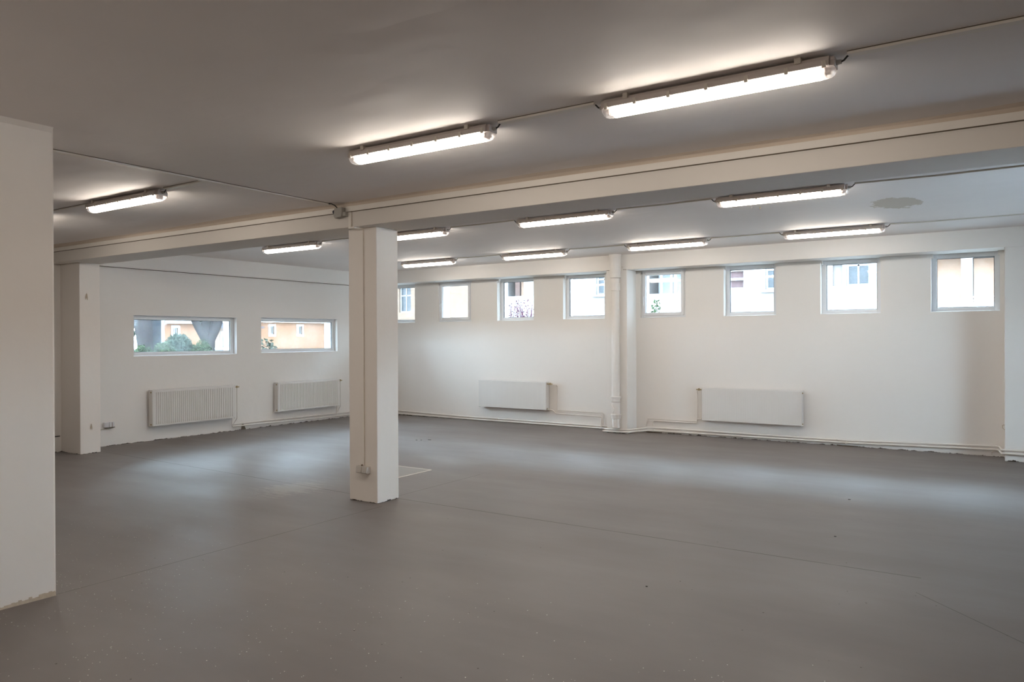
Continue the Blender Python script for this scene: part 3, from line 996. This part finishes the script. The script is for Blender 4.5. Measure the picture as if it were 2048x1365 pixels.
def blade_cloud(m, c, rad, n, size, flat=1.0):
    for _ in range(n):
        while True:
            p = Vector((random.uniform(-1, 1), random.uniform(-1, 1), random.uniform(-1, 1)))
            if p.length <= 1:
                break
        p = Vector((c[0] + p.x * rad[0], c[1] + p.y * rad[1], c[2] + p.z * rad[2]))
        u = Vector((random.gauss(0, 1), random.gauss(0, 1), random.gauss(0, 1) * flat)).normalized()
        w = u.orthogonal().normalized()
        w.rotate(Matrix.Rotation(random.uniform(0, 6.28), 3, u))
        s = size * random.uniform(.6, 1.3)
        m.quad([p - u * s, p + w * s * .45, p + u * s, p - w * s * .45])


def shrub(label, x, y, rx, ry, h, mat, n, size):
    root = empty('shrub', (x, y, GZ))
    tag(root, label, 'shrub', 'shrubs outside the windows')
    m = MB()
    for kx in range(7):
        a = kx * .9
        m.tube([(0, 0, 0), (math.cos(a) * rx * .3, math.sin(a) * ry * .3, h * .5), (math.cos(a) * rx * .6, math.sin(a) * ry * .6, h * .85)], [.02, .014, .006], 6)
    m.build('stems', m_bark, root)
    m = MB()
    blade_cloud(m, (0, 0, h * .55), (rx, ry, h * .48), n, size)
    m.build('foliage', mat, root)
    return root


random.seed(21)
shrub('low green shrub outside the left window, under the dark post', -19.9, 11.60, .25, .36, 1.28, m_leaf, 1500, .07)
shrub('yellow-green shrub left of the round one outside the left window', -20.6, 12.65, .25, .42, 1.36, m_leaf, 1700, .07)
shrub('largest rounded shrub in the middle of the left window', -21.4, 13.62, .42, .56, 1.60, m_leaf2, 3400, .075)
shrub('green shrub against the forked tree outside the left window', -20.25, 13.66, .35, .34, 1.42, m_leaf, 1600, .07)
shrub('small bushy shrub at the left of the second wide window', -22.0, 17.35, .5, .42, 1.55, m_leaf2, 420, .08)


def tree(label, x, y, limbs, crowns, mat, n, size):
    root = empty('tree', (x, y, GZ))
    tag(root, label, 'tree', 'trees outside the left window')
    m = MB()
    for pts, rs in limbs:
        m.tube([(a - x, b - y, c_ - GZ) for a, b, c_ in pts], rs, 14)
    m.build('trunk', m_bark, root, smooth=True)
    m = MB()
    for (a, b, c_, ra, rb, rc) in crowns:
        blade_cloud(m, (a - x, b - y, c_ - GZ), (ra, rb, rc), n, size)
    m.build('foliage', mat, root)
    return root


random.seed(5)
tree('thick dark tree at the left side of the left window', -22.3, 13.02,
     [([(-22.3, 13.10, GZ), (-22.3, 13.08, 1.3), (-22.3, 13.0, 2.2), (-22.3, 12.9, 4.5), (-22.2, 12.8, 6)], [.30, .22, .27, .24, .12])],
     [(-22.3, 12.5, 6.4, 2.2, 1.3, 2.0)], m_leaf, 2600, .16)
tree('forked tree with a reddish trunk in the left window', -22.0, 15.1,
     [([(-22, 15.10, GZ), (-22, 15.08, 1.2), (-22, 15.10, 1.5), (-22, 15.28, 1.85), (-22, 15.5, 2.4), (-22, 15.9, 4.5)], [.26, .20, .19, .19, .20, .11]),
      ([(-22, 15.05, 1.35), (-21.95, 14.86, 1.62), (-21.9, 14.62, 1.95), (-21.9, 14.4, 2.4), (-21.7, 14.2, 4.4)], [.13, .13, .12, .12, .08]),
      ([(-22, 15.02, 1.45), (-22.1, 15.06, 2.0), (-22.1, 15.1, 3.6)], [.10, .16, .10])],
     [(-22, 15.6, 5.6, 2.2, 1.5, 1.8), (-22, 14.9, 2.55, .5, .75, .45)], m_leaf, 900, .11)
tree('hazy green tree far off at the left end of the left window', -50, 29.0,
     [([(-50, 29.0, GZ), (-50, 29.0, 3)], [.25, .18])], [(-50, 28.9, 3.3, 1.5, 1.5, 1.7)], m_leaf2, 1500, .14)
tag(MB().box(-22.9, -22.7, 13.42, 13.86, GZ, 4.1).build('timber_post', m_post), 'flat dark grey post beside the thick tree outside', 'post')


def facade(name, label, axis, p0, p1, u0, u1, z1, holes, mat, back_mat=None):
    """building front with real openings; windows get frames and panes, recesses a back wall"""
    root = empty(name)
    tag(root, label, 'building', 'houses outside the windows')
    wall_holes(axis, p0, p1, u0, u1, GZ, z1, [h[:4] for h in holes]).build('wall', mat, root)

    def bx(a0, a1, b0, b1, c0, c1):
        return (a0, a1, b0, b1, c0, c1) if axis == 0 else (b0, b1, a0, a1, c0, c1)
    front = p0 if axis == 1 else p1
    d = 1 if axis == 1 else -1
    for ua, ub, za, zb, kind in holes:
        if kind == 'window' or kind == 'surround':
            f_ = MB()
            t = .05
            y = sorted((front + d * .10, front + d * .16))
            for q_ in ((ua, ua + t, za, zb), (ub - t, ub, za, zb), (ua + t, ub - t, za, za + t), (ua + t, ub - t, zb - t, zb),
                       ((ua + ub) / 2 - t / 2, (ua + ub) / 2 + t / 2, za + t, zb - t)):
                f_.box(*bx(y[0], y[1], q_[0], q_[1], q_[2], q_[3]))
            if zb - za > .5 and kind == 'window':
                zc = za + (zb - za) * .62
                f_.box(*bx(y[0], y[1], ua + t, ub - t, zc, zc + t))
            if kind == 'surround':
                y2 = sorted((front - d * .03, front + d * .02))
                e_ = .14
                for q_ in ((ua - e_, ua, za - e_, zb + e_), (ub, ub + e_, za - e_, zb + e_), (ua, ub, za - e_, za), (ua, ub, zb, zb + e_)):
                    f_.box(*bx(y2[0], y2[1], q_[0], q_[1], q_[2], q_[3]))
            fo = f_.build('outer_window', m_trimw, root)
            y3 = sorted((front + d * .12, front + d * .14))
            MB().box(*bx(y3[0], y3[1], ua + t, ub - t, za + t, zb - t)).build('pane', m_outglass, fo)
        else:
            mt = {'salmon': m_recess, 'grey': m_greyback, 'red': m_redback, 'door': m_door, 'shallow': m_render_w}[kind]
            dd = .12 if kind in ('shallow', 'red') else .9
            y = sorted((front + d * dd, front + d * (dd + .05)))
            MB().box(*bx(y[0], y[1], ua - .02, ub + .02, za - .02, zb + .02)).build('recess_wall', mt, root)
    return root


NB = facade('apartment_building', 'white rendered block outside the small high windows', 1, 23.0, 24.3, -16.0, 7.0, 9.0, [
    (-1.66, -1.02, 2.42, 3.66, 'salmon'), (-.76, -.10, 2.41, 3.62, 'salmon'), (.3, 1.3, 2.41, 3.62, 'salmon'),
    (-3.82, -3.21, 2.96, 3.86, 'window'), (-4.18, -3.92, 2.97, 3.60, 'shallow'),
    (-6.07, -5.45, 2.95, 3.86, 'window'), (-7.25, -6.73, 3.04, 3.54, 'red'),
    (-9.85, -8.55, 2.95, 3.80, 'grey'), (-11.76, -11.2, 2.99, 3.80, 'window'), (-15.6, -14.7, 3.03, 3.9, 'salmon')], m_render_w)
for x in (-9.38, -9.03, -8.90):
    MB().box(x - .035, x + .035, 22.97, 23.05, 2.95, 3.80).build('balcony_post', m_trimw, NB)
MB().box(-9.85, -8.85, 22.96, 23.04, 3.36, 3.44).build('balcony_rail', m_trimw, NB)
MB().box(-7.25, -6.73, 22.97, 23.1, 3.26, 3.33).build('panel_rail', m_trimw, NB)
MB().box(-15.2, -15.0, 23.2, 23.3, 3.03, 3.9).build('balcony_door', m_door, NB)
MB().box(-15.62, -14.2, 22.9, 22.98, 2.2, 3.05).build('balcony_parapet', m_trimw, NB)
MB().box(-11.9, -11.1, 22.9, 23.0, 2.92, 2.98).build('window_ledge', m_trimw, NB)
MB().box(-6.2, -5.3, 22.9, 23.0, 2.86, 2.92).build('window_ledge', m_trimw, NB)
MB().box(-16.2, 7.2, 22.8, 24.4, 9.0, 9.2).build('roof', m_roof, NB)
facade('peach_house', 'peach house outside the small windows behind the column', 1, 23.6, 24.8, -23.2, -16.25, 8.5, [
    (-21.3, -20.65, 2.62, 3.7, 'window')], m_render_p)
random.seed(9)
tw = empty('twiggy_shrub', (-11.0, 17.0, GZ))
tag(tw, 'bare pink-twigged shrub outside the third small window', 'shrub')
m = MB()
for i in range(36):
    x = random.uniform(-.55, .55)
    m.tube([(x * .3, random.uniform(-.1, .1), 0), (x * .7, random.uniform(-.2, .2), 1.5), (x + random.uniform(-.1, .1), random.uniform(-.3, .3), random.uniform(2.1, 2.5))], [.016, .012, .007], 5)
m.build('stems', m_leafp, tw)
m = MB()
blade_cloud(m, (0, 0, 2.12), (.64, .4, .42), 300, .035)
m.build('foliage', m_leafp, tw)
gp_ = empty('leafy_plant', (-7.10, 17.0, GZ))
tag(gp_, 'leafy green plant tip outside the window right of the drain pier', 'shrub')
m = MB()
m.tube([(-.1, 0, 0), (-.05, 0, 1.7), (.06, 0, 2.3)], [.02, .012, .005], 6)
m.tube([(-.15, 0, 0), (-.25, 0, 1.6), (-.3, 0, 2.05)], [.02, .012, .005], 6)
m.build('stems', m_bark, gp_)
m = MB()
blade_cloud(m, (.02, 0, 2.15), (.10, .15, .26), 75, .040)
blade_cloud(m, (-.12, 0, 1.92), (.28, .15, .12), 60, .035)
m.build('foliage', m_leaf, gp_)

ob = facade('orange_house', 'orange house with small white-framed windows outside the second wide window', 0, -43.2, -42.0, 32.4, 70, 13, [
    (33.52, 33.86, 1.86, 2.42, 'surround'), (35.93, 36.30, 1.86, 2.44, 'surround'), (38.66, 39.0, 1.88, 2.46, 'surround'), (42, 42.4, 1.88, 2.46, 'surround')], m_render_o)
MB().box(-42.0, -41.75, 32.4, 70, 2.69, 2.80).box(-42.0, -41.9, 32.4, 70, 2.80, 4.0).build('cornice', m_trimw, ob)
oa = facade('orange_annex', 'orange house front between the tree trunks in the left window', 0, -43.2, -42.0, 25.6, 28.9, 13, [
    (26.40, 26.70, 1.82, 2.24, 'surround')], m_render_o)
MB().box(-41.99, -41.6, 25.85, 28.9, 2.50, 2.74).build('balcony_edge', m_trimw, oa)
MB().box(-41.99, -41.9, 25.6, 25.78, GZ, 5).build('corner_trim', m_trimw, oa)
en = empty('entrance_porch', (-41.2, 30.2, GZ))
tag(en, 'white double door under a grey porch roof, right end of left window', 'porch')
MB().box(-1.2, -.4, -1.2, 2.1, 0, 2.25).build('wall', m_render_p, en)
for y in (-.85, -.15):
    d_ = MB().box(-.4, -.34, y, y + .62, 0, 1.98).build('door', m_trimw, en)
    MB().box(-.34, -.325, y + .14, y + .48, .85, 1.75).build('door_glass', m_outglass, d_)
MB().prism([(-1.25, 2.2), (2.15, 2.2), (2.15, 2.32), (-1.1, 2.55)], 0, -1.5, .1).build('roof', m_roof, en)

# parked car beyond the shrubs
car = empty('parked_car', (-27.3, 19.35, GZ), R(96))
tag(car, 'dark parked car showing just above the sill of the left window', 'car')
body = [(-1.75, .25), (-1.8, .55), (-1.65, .68), (-.95, .74), (-.45, 1.10), (.65, 1.12), (1.2, .78), (1.75, .70), (1.82, .45), (1.78, .25)]
MB().prism(body, 1, -.72, .72).build('body', m_carp, car, bevel=.04)
for sy in (-1, 1):
    MB().prism([(-.85, .76), (-.42, 1.04), (.6, 1.06), (1.02, .80)], 1, *sorted((sy * .722, sy * .730))).build('side_window', m_outglass, car)
    for x in (-1.1, 1.15):
        MB().tube([(x, sy * .60, .28), (x, sy * .745, .28)], .28, 20).build('wheel', m_tyre, car)
